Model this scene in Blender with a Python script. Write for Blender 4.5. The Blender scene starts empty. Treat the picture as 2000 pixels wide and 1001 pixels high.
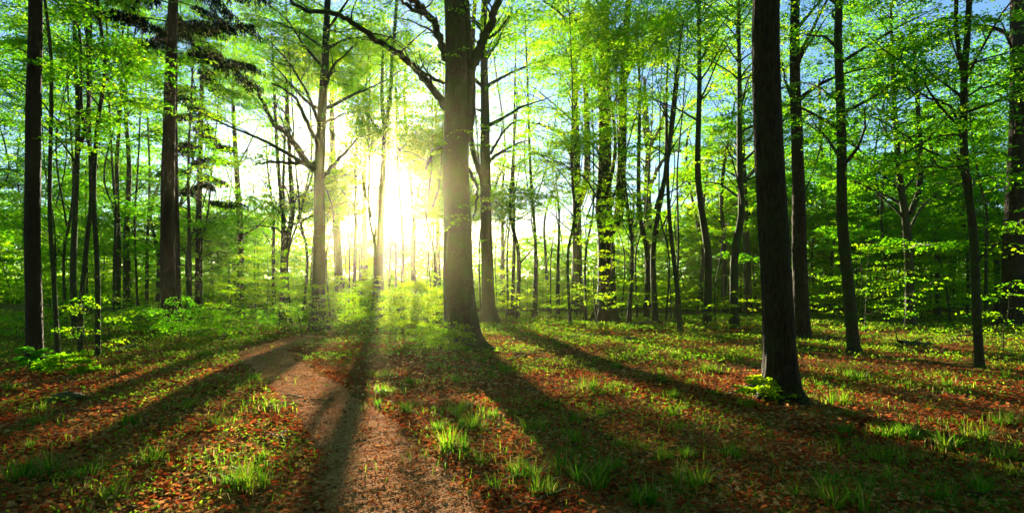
import bpy, math, numpy as np
from math import radians, pi

# ------------------------------------------------------------------ camera, sky, sun, exposure
SC = bpy.context.scene
COL = SC.collection
F = 1192.0            # focal length in pixels of the 2000 px wide photograph
HZ = 575.0            # row of the horizon
EYE = 1.6
cam_d = bpy.data.cameras.new('camera')
cam = bpy.data.objects.new('camera', cam_d)
COL.objects.link(cam)
cam.location = (0, 0, EYE)
cam.rotation_euler = (pi / 2, 0, 0)
cam_d.sensor_width = 36
cam_d.lens = 36 * F / 2000
cam_d.shift_y = (HZ - 500.5) / 2000
cam_d.clip_start = 0.05
cam_d.clip_end = 2000
SC.camera = cam

SUN = np.array([-0.2013, 1.0, 0.172])
SUN /= np.linalg.norm(SUN)
SUN_EL = math.asin(SUN[2])
SUN_AZ = math.atan2(SUN[0], SUN[1])        # from +Y towards +X

world = bpy.data.worlds.new('World')
SC.world = world
world.use_nodes = True
wn = world.node_tree
wn.nodes.clear()
wo = wn.nodes.new('ShaderNodeOutputWorld')
bg = wn.nodes.new('ShaderNodeBackground')
sky = wn.nodes.new('ShaderNodeTexSky')
sky.sky_type = 'NISHITA'
sky.sun_disc = False
sky.sun_elevation = SUN_EL
sky.sun_rotation = SUN_AZ
sky.air_density = 1.0
sky.dust_density = 0.05
sky.ozone_density = 3.5
wn.links.new(sky.outputs[0], bg.inputs[0])
bg.inputs[1].default_value = 0.05
wn.links.new(bg.outputs[0], wo.inputs[0])

sl = bpy.data.lights.new('sun', 'SUN')
sl.energy = 5.0
sl.angle = radians(0.5)
sl.color = (1.0, 0.87, 0.60)
sun = bpy.data.objects.new('sun', sl)
COL.objects.link(sun)
sun.location = (-20, 90, 60)
from mathutils import Vector
sun.rotation_euler = Vector(-SUN).to_track_quat('-Z', 'Y').to_euler()

SC.view_settings.view_transform = 'Standard'
SC.view_settings.look = 'None'
SC.view_settings.gamma = 1
SC.view_settings.exposure = 2.55
SC.render.engine = 'CYCLES'
cy = SC.cycles
cy.max_bounces = 5
cy.diffuse_bounces = 3
cy.glossy_bounces = 1
cy.transmission_bounces = 3
cy.volume_bounces = 0
cy.transparent_max_bounces = 4
cy.use_denoising = True
cy.caustics_reflective = False
cy.caustics_refractive = False
cy.sample_clamp_indirect = 4

R = np.random.default_rng(11)
U = lambda a, b, n=None: R.uniform(a, b, n)
def seed(text):
    global R
    import zlib
    R = np.random.default_rng(zlib.crc32(str(text).encode()))

# ------------------------------------------------------------------ helpers
def tag(o, label=None, cat=None, group=None, kind=None):
    if label: o['label'] = label
    if cat: o['category'] = cat
    if group: o['group'] = group
    if kind: o['kind'] = kind
    return o

def empty(name, loc, label, cat, group=None):
    o = bpy.data.objects.new(name, None)
    COL.objects.link(o)
    o.location = loc
    o.empty_display_size = 0.3
    return tag(o, label, cat, group)

class Buf:
    """collects quads into one mesh"""
    def __init__(s):
        s.v = []; s.f = []; s.t = []; s.m = []; s.n = 0
    def add(s, v, f, t=0.5, m=0):
        v = np.asarray(v, np.float32).reshape(-1, 3); f = np.asarray(f, np.int32).reshape(-1, 4)
        s.v.append(v); s.f.append(f + s.n); s.n += len(v)
        s.t.append(np.broadcast_to(np.asarray(t, np.float32), (len(f),)))
        s.m.append(np.full(len(f), m, np.int32))
    def build(s, name, mats, parent=None, origin=(0, 0, 0), smooth=True):
        if not s.v: return None
        v = np.concatenate(s.v) - np.asarray(origin, np.float32); f = np.concatenate(s.f)
        me = bpy.data.meshes.new(name)
        me.vertices.add(len(v)); me.vertices.foreach_set('co', v.ravel())
        me.loops.add(len(f) * 4); me.loops.foreach_set('vertex_index', f.ravel())
        me.polygons.add(len(f))
        me.polygons.foreach_set('loop_start', np.arange(0, len(f) * 4, 4, dtype=np.int32))
        me.polygons.foreach_set('loop_total', np.full(len(f), 4, np.int32))
        me.polygons.foreach_set('use_smooth', np.full(len(f), smooth))
        me.polygons.foreach_set('material_index', np.concatenate(s.m))
        a = me.attributes.new('tint', 'FLOAT', 'FACE')
        a.data.foreach_set('value', np.concatenate(s.t))
        me.update(calc_edges=True)
        for m in (mats if isinstance(mats, (list, tuple)) else [mats]): me.materials.append(m)
        o = bpy.data.objects.new(name, me)
        COL.objects.link(o)
        if parent is not None: o.parent = parent
        else: o.location = origin
        return o

def nz(x, y, s=0.0):
    return (np.sin(x * 1.31 + y * 0.57 + s) + np.sin(x * -0.83 + y * 1.47 + 1.7 * s + 1.1) +
            np.sin(x * 2.27 - y * 1.93 + 0.6 * s + 2.3) * 0.6 + np.sin(x * 3.9 + y * 4.3 + s * 2.1) * 0.35) / 2.95

def ground(x, y):
    x = np.asarray(x, float); y = np.asarray(y, float)
    near = np.clip(np.hypot(x, y) / 12, 0.25, 1.0)
    h = near * (0.05 * np.sin(x * 0.33 + 1) * np.cos(y * 0.27) + 0.03 * np.sin(x * 0.9 + y * 0.6))
    h = h + 0.018 * nz(x * 1.6, y * 1.6, 3)
    far = np.clip((np.hypot(x, y) - 60) / 200, 0, 1)
    return h + far * 6 * (0.5 + 0.5 * np.sin(x * 0.012 + 2))

def at(px, py, Y):
    return np.array([(px - 1000) / F * Y, Y, EYE - (py - HZ) / F * Y])

def depth(py):
    return EYE * F / (py - HZ)

def gpt(px, py):
    Y = depth(py); x = (px - 1000) / F * Y
    return x, Y, float(ground(x, Y))

def inpoly(px, py, poly):
    poly = np.asarray(poly, float); n = len(poly)
    r = np.zeros(px.shape, bool)
    j = n - 1
    for i in range(n):
        xi, yi = poly[i]; xj, yj = poly[j]
        c = ((yi > py) != (yj > py)) & (px < (xj - xi) * (py - yi) / (yj - yi + 1e-9) + xi)
        r ^= c; j = i
    return r

# open gaps in the forest: patches of the ground that the low sun reaches (as fractions of light let through)
def sunny(x, y):
    y2 = np.maximum(y, 0.6)
    px = 1000 + F * x / y2; py = HZ + EYE * F / y2
    n = nz(x * 1.5, y * 0.75, 5)
    n2 = nz(x * 1.0, y * 1.6, 9)
    lit = np.zeros(px.shape)
    A = inpoly(px, py, [(575, 668), (420, 722), (-200, 915), (-500, 1300), (1400, 1300), (1130, 1001), (905, 790), (885, 668), (760, 664), (640, 664)])
    lit = np.where(A, 0.98, lit)
    B = inpoly(px, py, [(905, 790), (930, 645), (1100, 640), (1490, 640), (1490, 790), (1300, 790), (1100, 770), (1000, 840)])
    lit = np.where(B & ~A, np.where(n > -0.35, 0.97, 0.3), lit)
    C = inpoly(px, py, [(1490, 660), (2300, 660), (2300, 800), (1560, 800), (1490, 760)])
    lit = np.where(C, np.where(n2 > -0.35, 0.98, 0.1), lit)
    D = inpoly(px, py, [(1250, 790), (1560, 800), (2300, 800), (2300, 1300), (1700, 1300), (1400, 960), (1300, 850)])
    lit = np.where(D & ~A, np.where(n2 > 0.0, 0.97, 0.0), lit)
    E = inpoly(px, py, [(605, 800), (640, 850), (650, 1001), (450, 1001), (520, 860)])
    lit = np.where(E, 0.0, lit)
    return np.where(y < 0.8, 0.4, lit)

def keep_prob(P):
    """share of foliage kept at P, so that the gaps above stay open"""
    z = np.maximum(P[:, 2], 0.0)
    t = z / 0.172
    lit = sunny(P[:, 0] + 0.2013 * t, P[:, 1] - t)
    low = np.clip((z - 0.9) / 1.6, 0.0, 1.0)
    k = 1 - lit * (0.45 + 0.55 * low)
    d = P - np.array([0, 0, EYE]); d /= np.linalg.norm(d, axis=1)[:, None]
    ang = np.degrees(np.arccos(np.clip(d @ SUN, -1, 1)))
    k = k * np.clip((ang - 1.75) / 2.8, 0.05, 1.0)
    for px, py, Y, r in GAPS:        # canopy gaps that let the sun onto single crowns and stems
        v = P - np.array([(px - 1000) / F * Y, Y, EYE - (py - HZ) / F * Y])
        al = v @ SUN
        off = np.linalg.norm(v - al[:, None] * SUN, axis=1)
        k = np.where((al > r * 1.1) & (off < r), k * (0.38 if r > 2.4 else 0.14), k)
    return k
GAPS = [(1168, 520, 29, 2.3), (1045, 560, 48, 3.0), (545, 560, 30, 1.8), (1300, 400, 32, 3.6), (1400, 450, 40, 3.6), (1000, 300, 34, 2.0),
        (1660, 620, 16.5, 1.1), (1690, 500, 20, 2.2), (1210, 300, 33, 3.2), (560, 200, 27, 2.0), (250, 350, 30, 3.0), (180, 600, 15, 1.3),
        (1770, 560, 20, 2.2), (1100, 130, 30, 3.6), (1515, 690, 9.8, 0.8), (470, 300, 28, 1.8), (1480, 520, 34, 3.0), (1850, 380, 30, 3.2),
        (700, 210, 36, 3.0), (820, 140, 32, 2.6), (600, 260, 42, 3.0), (500, 440, 45, 3.2), (390, 330, 36, 2.8), (100, 300, 25, 2.2), (290, 200, 28, 2.6), (940, 120, 34, 2.8), (1380, 180, 28, 3.0), (1700, 250, 18, 2.4)]

# ------------------------------------------------------------------ materials
def mat(name):
    m = bpy.data.materials.new(name); m.use_nodes = True
    nt = m.node_tree; nt.nodes.clear()
    out = nt.nodes.new('ShaderNodeOutputMaterial')
    return m, nt, out
def N(nt, t, **kw):
    n = nt.nodes.new(t)
    for k, v in kw.items():
        if k.startswith('i_'): n.inputs[k[2:].replace('_', ' ')].default_value = v
        else: setattr(n, k, v)
    return n
def ramp(nt, fac, stops):
    r = nt.nodes.new('ShaderNodeValToRGB')
    el = r.color_ramp.elements
    while len(el) < len(stops): el.new(0.5)
    for e, (p, c) in zip(el, stops):
        e.position = p; e.color = (*c, 1)
    nt.links.new(fac, r.inputs[0])
    return r.outputs[0]
def mixc(nt, fac, a, b, mode='MIX'):
    m = N(nt, 'ShaderNodeMix', data_type='RGBA', blend_type=mode)
    for i, s in ((0, fac), (6, a), (7, b)):
        if hasattr(s, 'is_output'): nt.links.new(s, m.inputs[i])
        else: m.inputs[i].default_value = s if i == 0 else (*s, 1)
    return m.outputs[2]

def leaf_material(name, dif, tra, share=0.66, nscale=0.35, gloss=0.015):
    m, nt, out = mat(name)
    a = N(nt, 'ShaderNodeAttribute', attribute_name='tint')
    oi = N(nt, 'ShaderNodeObjectInfo')
    geo = N(nt, 'ShaderNodeNewGeometry')
    no = N(nt, 'ShaderNodeTexNoise', i_Scale=nscale, i_Detail=1.0)
    nt.links.new(geo.outputs['Position'], no.inputs['Vector'])
    add = N(nt, 'ShaderNodeMath', operation='MULTIPLY_ADD'); add.inputs[1].default_value = 0.55
    nt.links.new(a.outputs['Fac'], add.inputs[0])
    n3 = N(nt, 'ShaderNodeMath', operation='MULTIPLY'); n3.inputs[1].default_value = 0.45
    nt.links.new(no.outputs['Fac'], n3.inputs[0]); nt.links.new(n3.outputs[0], add.inputs[2])
    dc = ramp(nt, add.outputs[0], dif); tc = ramp(nt, add.outputs[0], tra)
    d = N(nt, 'ShaderNodeBsdfDiffuse'); t = N(nt, 'ShaderNodeBsdfTranslucent')
    nt.links.new(dc, d.inputs[0]); nt.links.new(tc, t.inputs[0])
    mx = N(nt, 'ShaderNodeMixShader'); mx.inputs[0].default_value = share
    nt.links.new(d.outputs[0], mx.inputs[1]); nt.links.new(t.outputs[0], mx.inputs[2])
    g = N(nt, 'ShaderNodeBsdfGlossy'); g.inputs['Roughness'].default_value = 0.45
    g.inputs['Color'].default_value = (0.6, 0.7, 0.5, 1)
    m2 = N(nt, 'ShaderNodeMixShader'); m2.inputs[0].default_value = gloss
    nt.links.new(mx.outputs[0], m2.inputs[1]); nt.links.new(g.outputs[0], m2.inputs[2])
    nt.links.new(m2.outputs[0], out.inputs[0])
    return m

M_LEAF = leaf_material('beech_leaf',
    [(0.1, (0.008, 0.050, 0.003)), (0.45, (0.035, 0.11, 0.005)), (0.9, (0.10, 0.17, 0.008))],
    [(0.1, (0.04, 0.36, 0.004)), (0.45, (0.26, 0.68, 0.006)), (0.9, (0.70, 0.84, 0.010))])
M_NEEDLE = leaf_material('spruce_needle',
    [(0.2, (0.004, 0.016, 0.007)), (0.8, (0.008, 0.032, 0.009))],
    [(0.2, (0.002, 0.014, 0.003)), (0.8, (0.006, 0.035, 0.004))], 0.12, 0.35, 0.0)
M_GRASS = leaf_material('grass_blade',
    [(0.1, (0.012, 0.055, 0.004)), (0.42, (0.045, 0.11, 0.008)), (0.66, (0.11, 0.15, 0.012)), (0.76, (0.30, 0.24, 0.10))],
    [(0.1, (0.03, 0.20, 0.005)), (0.42, (0.15, 0.40, 0.010)), (0.66, (0.42, 0.52, 0.02)), (0.76, (0.4, 0.32, 0.12))], 0.5, 0.8)
M_LITTER = leaf_material('dry_leaf',
    [(0.12, (0.03, 0.012, 0.006)), (0.28, (0.17, 0.042, 0.020)), (0.42, (0.40, 0.070, 0.030)), (0.56, (0.36, 0.150, 0.065)), (0.68, (0.46, 0.25, 0.12)), (0.82, (0.60, 0.40, 0.23))],
    [(0.12, (0.06, 0.015, 0.006)), (0.35, (0.30, 0.05, 0.015)), (0.5, (0.45, 0.10, 0.02)), (0.68, (0.42, 0.18, 0.05)), (0.9, (0.5, 0.28, 0.10))], 0.3, 2.0, 0.0)

def bark_material(name, c1, c2, moss, moss_amt, bump=0.6, fine=34, zs=0.16):
    m, nt, out = mat(name)
    tc = N(nt, 'ShaderNodeTexCoord')
    mp = N(nt, 'ShaderNodeMapping'); mp.inputs['Scale'].default_value = (1, 1, zs)
    nt.links.new(tc.outputs['Object'], mp.inputs[0])
    n1 = N(nt, 'ShaderNodeTexNoise', i_Scale=fine, i_Detail=5.0, i_Roughness=0.65)
    n2 = N(nt, 'ShaderNodeTexNoise', i_Scale=2.1, i_Detail=3.0)
    vo = N(nt, 'ShaderNodeTexVoronoi', i_Scale=fine * 0.7, feature='DISTANCE_TO_EDGE')
    nt.links.new(mp.outputs[0], n1.inputs[0]); nt.links.new(tc.outputs['Object'], n2.inputs[0]); nt.links.new(mp.outputs[0], vo.inputs[0])
    base = ramp(nt, n1.outputs['Fac'], [(0.3, c1), (0.7, c2)])
    mf = N(nt, 'ShaderNodeMapRange'); mf.inputs[1].default_value = 0.42; mf.inputs[2].default_value = 0.66; mf.inputs[4].default_value = moss_amt
    nt.links.new(n2.outputs['Fac'], mf.inputs[0])
    c = mixc(nt, mf.outputs[0], base, moss)
    p = N(nt, 'ShaderNodeBsdfPrincipled'); p.inputs['Roughness'].default_value = 0.9
    p.inputs['Specular IOR Level'].default_value = 0.25
    nt.links.new(c, p.inputs['Base Color'])
    mu = N(nt, 'ShaderNodeMath', operation='MULTIPLY_ADD'); mu.inputs[1].default_value = 1.4
    cl = N(nt, 'ShaderNodeMath', operation='MINIMUM'); cl.inputs[1].default_value = 0.25
    nt.links.new(vo.outputs['Distance'], cl.inputs[0])
    nt.links.new(cl.outputs[0], mu.inputs[0]); nt.links.new(n1.outputs['Fac'], mu.inputs[2])
    b = N(nt, 'ShaderNodeBump'); b.inputs['Strength'].default_value = bump; b.inputs['Distance'].default_value = 0.04
    nt.links.new(mu.outputs[0], b.inputs['Height']); nt.links.new(b.outputs[0], p.inputs['Normal'])
    nt.links.new(p.outputs[0], out.inputs[0])
    return m
M_BEECH = bark_material('beech_bark', (0.024, 0.019, 0.011), (0.080, 0.066, 0.038), (0.035, 0.070, 0.010), 0.9, 0.5, 14, 0.8)
M_ROUGH = bark_material('rough_bark', (0.013, 0.008, 0.005), (0.070, 0.042, 0.024), (0.04, 0.055, 0.015), 0.5, 1.0, 22, 0.28)
M_SPRUCE = bark_material('spruce_bark', (0.014, 0.008, 0.006), (0.050, 0.027, 0.018), (0.04, 0.045, 0.02), 0.25, 0.9, 40)
M_WOOD = bark_material('dead_wood', (0.04, 0.028, 0.018), (0.15, 0.10, 0.06), (0.05, 0.09, 0.015), 0.8, 0.8, 24)

def ground_material(name, path=False):
    m, nt, out = mat(name)
    geo = N(nt, 'ShaderNodeNewGeometry')
    P = geo.outputs['Position']
    def tn(s, d=4.0, r=0.6):
        n = N(nt, 'ShaderNodeTexNoise', i_Scale=s, i_Detail=d, i_Roughness=r); nt.links.new(P, n.inputs['Vector']); return n.outputs['Fac']
    v = N(nt, 'ShaderNodeTexVoronoi', i_Scale=26.0 if not path else 60.0); nt.links.new(P, v.inputs['Vector'])
    sep = N(nt, 'ShaderNodeSeparateColor'); nt.links.new(v.outputs['Color'], sep.inputs[0])
    if path:
        lit = ramp(nt, sep.outputs[0], [(0.0, (0.12, 0.045, 0.025)), (0.5, (0.44, 0.20, 0.115)), (1.0, (0.68, 0.42, 0.28))])
        c = mixc(nt, 0.45, lit, ramp(nt, tn(9), [(0.3, (0.22, 0.090, 0.050)), (0.7, (0.58, 0.33, 0.20))]))
    else:
        lit = ramp(nt, sep.outputs[0], [(0.0, (0.045, 0.018, 0.010)), (0.35, (0.18, 0.050, 0.024)), (0.7, (0.26, 0.11, 0.05)), (1.0, (0.36, 0.22, 0.12))])
        c = mixc(nt, 0.35, lit, ramp(nt, tn(7), [(0.3, (0.05, 0.022, 0.012)), (0.7, (0.24, 0.10, 0.045))]))
        g1 = N(nt, 'ShaderNodeMapRange'); g1.inputs[1].default_value = 0.50; g1.inputs[2].default_value = 0.62; g1.inputs[4].default_value = 0.75
        mu = N(nt, 'ShaderNodeMath', operation='ADD'); 
        sx = N(nt, 'ShaderNodeSeparateXYZ'); nt.links.new(P, sx.inputs[0])
        far = N(nt, 'ShaderNodeMapRange'); far.inputs[1].default_value = 12; far.inputs[2].default_value = 34; far.inputs[3].default_value = 0.0; far.inputs[4].default_value = 0.16
        nt.links.new(sx.outputs[1], far.inputs[0])
        nt.links.new(tn(0.9, 6.0, 0.7), mu.inputs[0]); nt.links.new(far.outputs[0], mu.inputs[1])
        nt.links.new(mu.outputs[0], g1.inputs[0])
        gr = ramp(nt, tn(14), [(0.3, (0.035, 0.085, 0.010)), (0.7, (0.13, 0.17, 0.022))])
        c = mixc(nt, g1.outputs[0], c, gr)
    p = N(nt, 'ShaderNodeBsdfPrincipled'); p.inputs['Roughness'].default_value = 0.95
    p.inputs['Specular IOR Level'].default_value = 0.0
    nt.links.new(c, p.inputs['Base Color'])
    hs = N(nt, 'ShaderNodeMath', operation='MULTIPLY_ADD'); hs.inputs[1].default_value = -0.6
    nt.links.new(v.outputs['Distance'], hs.inputs[0]); nt.links.new(tn(18), hs.inputs[2])
    b = N(nt, 'ShaderNodeBump'); b.inputs['Strength'].default_value = 0.8 if not path else 1.0; b.inputs['Distance'].default_value = 0.03 if not path else 0.05
    nt.links.new(hs.outputs[0], b.inputs['Height']); nt.links.new(b.outputs[0], p.inputs['Normal'])
    nt.links.new(p.outputs[0], out.inputs[0])
    return m
M_GROUND = ground_material('forest_floor')
M_PATH = ground_material('path_soil', True)

# ------------------------------------------------------------------ ground and path
def sheet(name, X, Y, Z, m, label, cat):
    ny, nx = X.shape
    b = Buf()
    idx = np.arange(nx * ny).reshape(ny, nx)
    f = np.stack([idx[:-1, :-1], idx[:-1, 1:], idx[1:, 1:], idx[1:, :-1]], -1).reshape(-1, 4)
    b.add(np.stack([X, Y, Z], -1), f)
    o = b.build(name, m)
    return tag(o, label, cat, None, 'structure')

ys = np.concatenate([np.linspace(-60, 2, 24)[:-1], 2 * (25 ** np.linspace(0, 1, 420))[:-1], 50 * (14 ** np.linspace(0, 1, 60))])
s = np.linspace(-1, 1, 401)
gx = np.sign(s) * (np.abs(s) * 22 + np.abs(s) ** 6 * 500)
GX, GY = np.meshgrid(gx, ys)
sheet('ground', GX, GY, ground(GX, GY), M_GROUND, 'forest floor of brown beech litter and low greenery', 'ground')

pc = [(850, 1300, 1.05), (800, 1001, 1.05), (735, 890, 1.05), (665, 810, 1.1), (605, 760, 1.2), (560, 728, 1.2), (528, 706, 1.3), (515, 690, 1.3), (520, 676, 1.3), (560, 664, 1.2), (600, 655, 1.2)]
cp = np.array([[*gpt(a, b)[:2], w] for a, b, w in pc])
tt = np.linspace(0, len(cp) - 1, 1000)
cp2 = np.stack([np.interp(tt, np.arange(len(cp)), cp[:, i]) for i in range(3)], 1)
ker = np.hanning(97); ker /= ker.sum()
for i in range(3):
    pad = np.pad(cp2[:, i], 48, mode='reflect', reflect_type='odd'); cp2[:, i] = np.convolve(pad, ker, 'valid')
dv = np.gradient(cp2[:, :2], axis=0); dv /= np.linalg.norm(dv, axis=1)[:, None]
nv = np.stack([dv[:, 1], -dv[:, 0]], 1)
aa = np.linspace(-1, 1, 91)
ks = np.arange(len(cp2)) * 0.26
wl = cp2[:, 2] * 0.5 * (1 + 0.14 * np.sin(ks * 0.21) + 0.08 * np.sin(ks * 0.63 + 1)); wr = cp2[:, 2] * 0.5 * (1 + 0.14 * np.sin(ks * 0.17 + 2) + 0.08 * np.sin(ks * 0.71))
W = np.where(aa[None, :] < 0, wl[:, None], wr[:, None]) * aa[None, :]
PX = cp2[:, 0:1] + nv[:, 0:1] * W; PY = cp2[:, 1:2] + nv[:, 1:2] * W
ZE = ground(PX, PY) + 0.022 * (1 - np.abs(aa[None, :]) ** 4) - 0.012 * np.abs(aa[None, :]) ** 8 + 0.008
edge = 1 - np.abs(aa[None, :]) ** 6
ZE = ZE + edge * (0.010 * nz(PX * 5, PY * 5, 2) + 0.007 * nz(PX * 13, PY * 13, 8) + 0.004 * nz(PX * 31, PY * 31, 4) - 0.012 * np.exp(-((aa[None, :] - .1) / .35) ** 2))
sheet('path', PX, PY, ZE, M_PATH, 'trodden reddish earth path curving into the wood', 'path')
def path_dist(x, y):
    x = np.asarray(x); d = np.full(x.shape, 1e9)
    for k in range(0, len(cp2), 20):
        d = np.minimum(d, np.hypot(x - cp2[k, 0], y - cp2[k, 1]) / (cp2[k, 2] * 0.5))
    return d          # 1 = at the path's edge

# ------------------------------------------------------------------ trunk and limb tubes
def smooth_line(P, n):
    P = np.asarray(P, float)
    t = np.concatenate([[0], np.cumsum(np.linalg.norm(np.diff(P[:, :3], axis=0), axis=1))]); t /= t[-1]
    u = np.linspace(0, 1, n); out = np.empty((n, P.shape[1]))
    Q = np.vstack([2 * P[0] - P[1], P, 2 * P[-1] - P[-2]])
    i = np.clip(np.searchsorted(t, u, 'right') - 1, 0, len(P) - 2)
    w = ((u - t[i]) / (t[i + 1] - t[i]))[:, None]
    p0, p1, p2, p3 = Q[i], Q[i + 1], Q[i + 2], Q[i + 3]
    out = 0.5 * (2 * p1 + (p2 - p0) * w + (2 * p0 - 5 * p1 + 4 * p2 - p3) * w ** 2 + (3 * p1 - p0 - 3 * p2 + p3) * w ** 3)
    out[:, 3] = np.interp(u, t, P[:, 3])
    return out

def tube(buf, L, sides=8, flare=0.0, lump=0.0, m=0, ridge=0.0):
    """L: n x 4 (x, y, z, radius)"""
    n = len(L)
    d = np.gradient(L[:, :3], axis=0); d /= np.linalg.norm(d, axis=1)[:, None] + 1e-9
    ref = np.array([0.31, 0.95, 0.05]) if abs(d[:, 2]).mean() > 0.6 else np.array([0.05, 0.1, 0.99])
    a = np.cross(d, ref); a /= np.linalg.norm(a, axis=1)[:, None] + 1e-9
    b = np.cross(d, a)
    th = np.linspace(0, 2 * pi, sides, endpoint=False)
    r = L[:, 3][:, None] * np.ones((1, sides))
    if ridge:
        z = L[:, 2][:, None]; p1, p2, p3 = U(0, 6, 3)
        w1 = th + 0.22 * np.sin(z * 1.1 + p1) + 0.1 * np.sin(z * 3.7 + p2)
        rd = np.abs(np.sin(w1 * 9 + 0.8 * np.sin(z * 2.6 + th * 3))) * .6 + np.abs(np.sin(w1 * 15 + p3 + 1.3 * np.sin(z * 5.1 - th * 2))) * .4
        r = r * (1 + ridge * (rd - .6)) + R.normal(0, ridge * .10, r.shape) * r
        for _ in range(9):               # old branch scars and knots
            kz, kt = U(L[0, 2] + .4, L[0, 2] + 10), U(0, 2 * pi); dt = np.angle(np.exp(1j * (th - kt)))
            g = ((z - kz) / .13) ** 2 + (dt / .30) ** 2; r = r * (1 + .10 * np.exp(-g) - .07 * np.exp(-g * 6))
    if lump:
        ph = U(0, 6, 4); z = L[:, 2][:, None]
        r = r * (1 + lump * (np.sin(2 * th + ph[0] + z * 0.5) + 0.7 * np.sin(3 * th + ph[1] - z * 0.9) + 0.5 * np.sin(th * 5 + ph[2] + z * 2.3) + 0.6 * np.sin(z * 1.7 + ph[3] + th)))
    if flare:
        hh = np.maximum(L[:, 2] - L[0, 2], 0)[:, None]; r0 = L[0, 3]; ph = U(0, 6)
        lob = 1 + 0.45 * np.sin(th * 4 + ph) + 0.25 * np.sin(th * 7 + ph * 2)
        r = r * (1 + flare * (.7 * np.exp(-hh / (r0 * 1.7)) + .75 * np.exp(-hh / (r0 * .45)) * np.maximum(lob, .3)) * (.55 + .45 * lob))
    V = L[:, None, :3] + r[..., None] * (np.cos(th)[None, :, None] * a[:, None] + np.sin(th)[None, :, None] * b[:, None])
    idx = np.arange(n * sides).reshape(n, sides); nx = np.roll(idx, -1, 1)
    f = np.stack([idx[:-1], nx[:-1], nx[1:], idx[1:]], -1).reshape(-1, 4)
    buf.add(V, f, 0.5, m)

def wander(p, d, L, r0, r1, n=6, curl=0.0, wob=0.25):
    """a limb polyline from p along d; curl < 0 bends down, > 0 up"""
    out = [np.array([*p, r0])]; d = np.array(d, float); d /= np.linalg.norm(d); q = np.array(p, float)
    for i in range(1, n + 1):
        d = d + R.normal(0, wob, 3) * np.array([1, 1, 0.7]) ; d[2] += curl / n
        d /= np.linalg.norm(d)
        q = q + d * L / n
        out.append(np.array([*q, r0 + (r1 - r0) * (i / n) ** 0.8]))
    return np.array(out)

# ------------------------------------------------------------------ foliage: flat drooping sprays of leaves
def leaves(buf, C, Ux, Vx, ln, wd, fine, tint):
    """C centres, Ux length axis, Vx width axis (unit), lengths, widths"""
    n = len(C); Nn = np.cross(Ux, Vx)
    l = ln[:, None]; w = wd[:, None]
    if fine:
        fold = 0.22 * w
        b0 = C - Ux * l * .5; tp = C + Ux * l * .5 - Nn * l * .10
        l1 = C - Ux * l * .18 + Vx * w * .46 + Nn * fold; l2 = C + Ux * l * .2 + Vx * w * .40 + Nn * fold
        r1 = C - Ux * l * .18 - Vx * w * .46 + Nn * fold; r2 = C + Ux * l * .2 - Vx * w * .40 + Nn * fold
        V = np.stack([b0, r1, r2, tp, l2, l1], 1)
        k = np.arange(n)[:, None] * 6
        f = np.concatenate([k + np.array([[0, 1, 2, 3]]), k + np.array([[0, 3, 4, 5]])], 0)
        buf.add(V, f, np.concatenate([tint, tint]))
    else:
        V = np.stack([C - Ux * l * .5, C - Vx * w * .5 + Nn * w * .12, C + Ux * l * .5, C + Vx * w * .5 + Nn * w * .12], 1)
        buf.add(V, np.arange(n * 4).reshape(n, 4), tint)

def norm(a): return a / (np.linalg.norm(a, axis=1)[:, None] + 1e-9)

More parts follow.
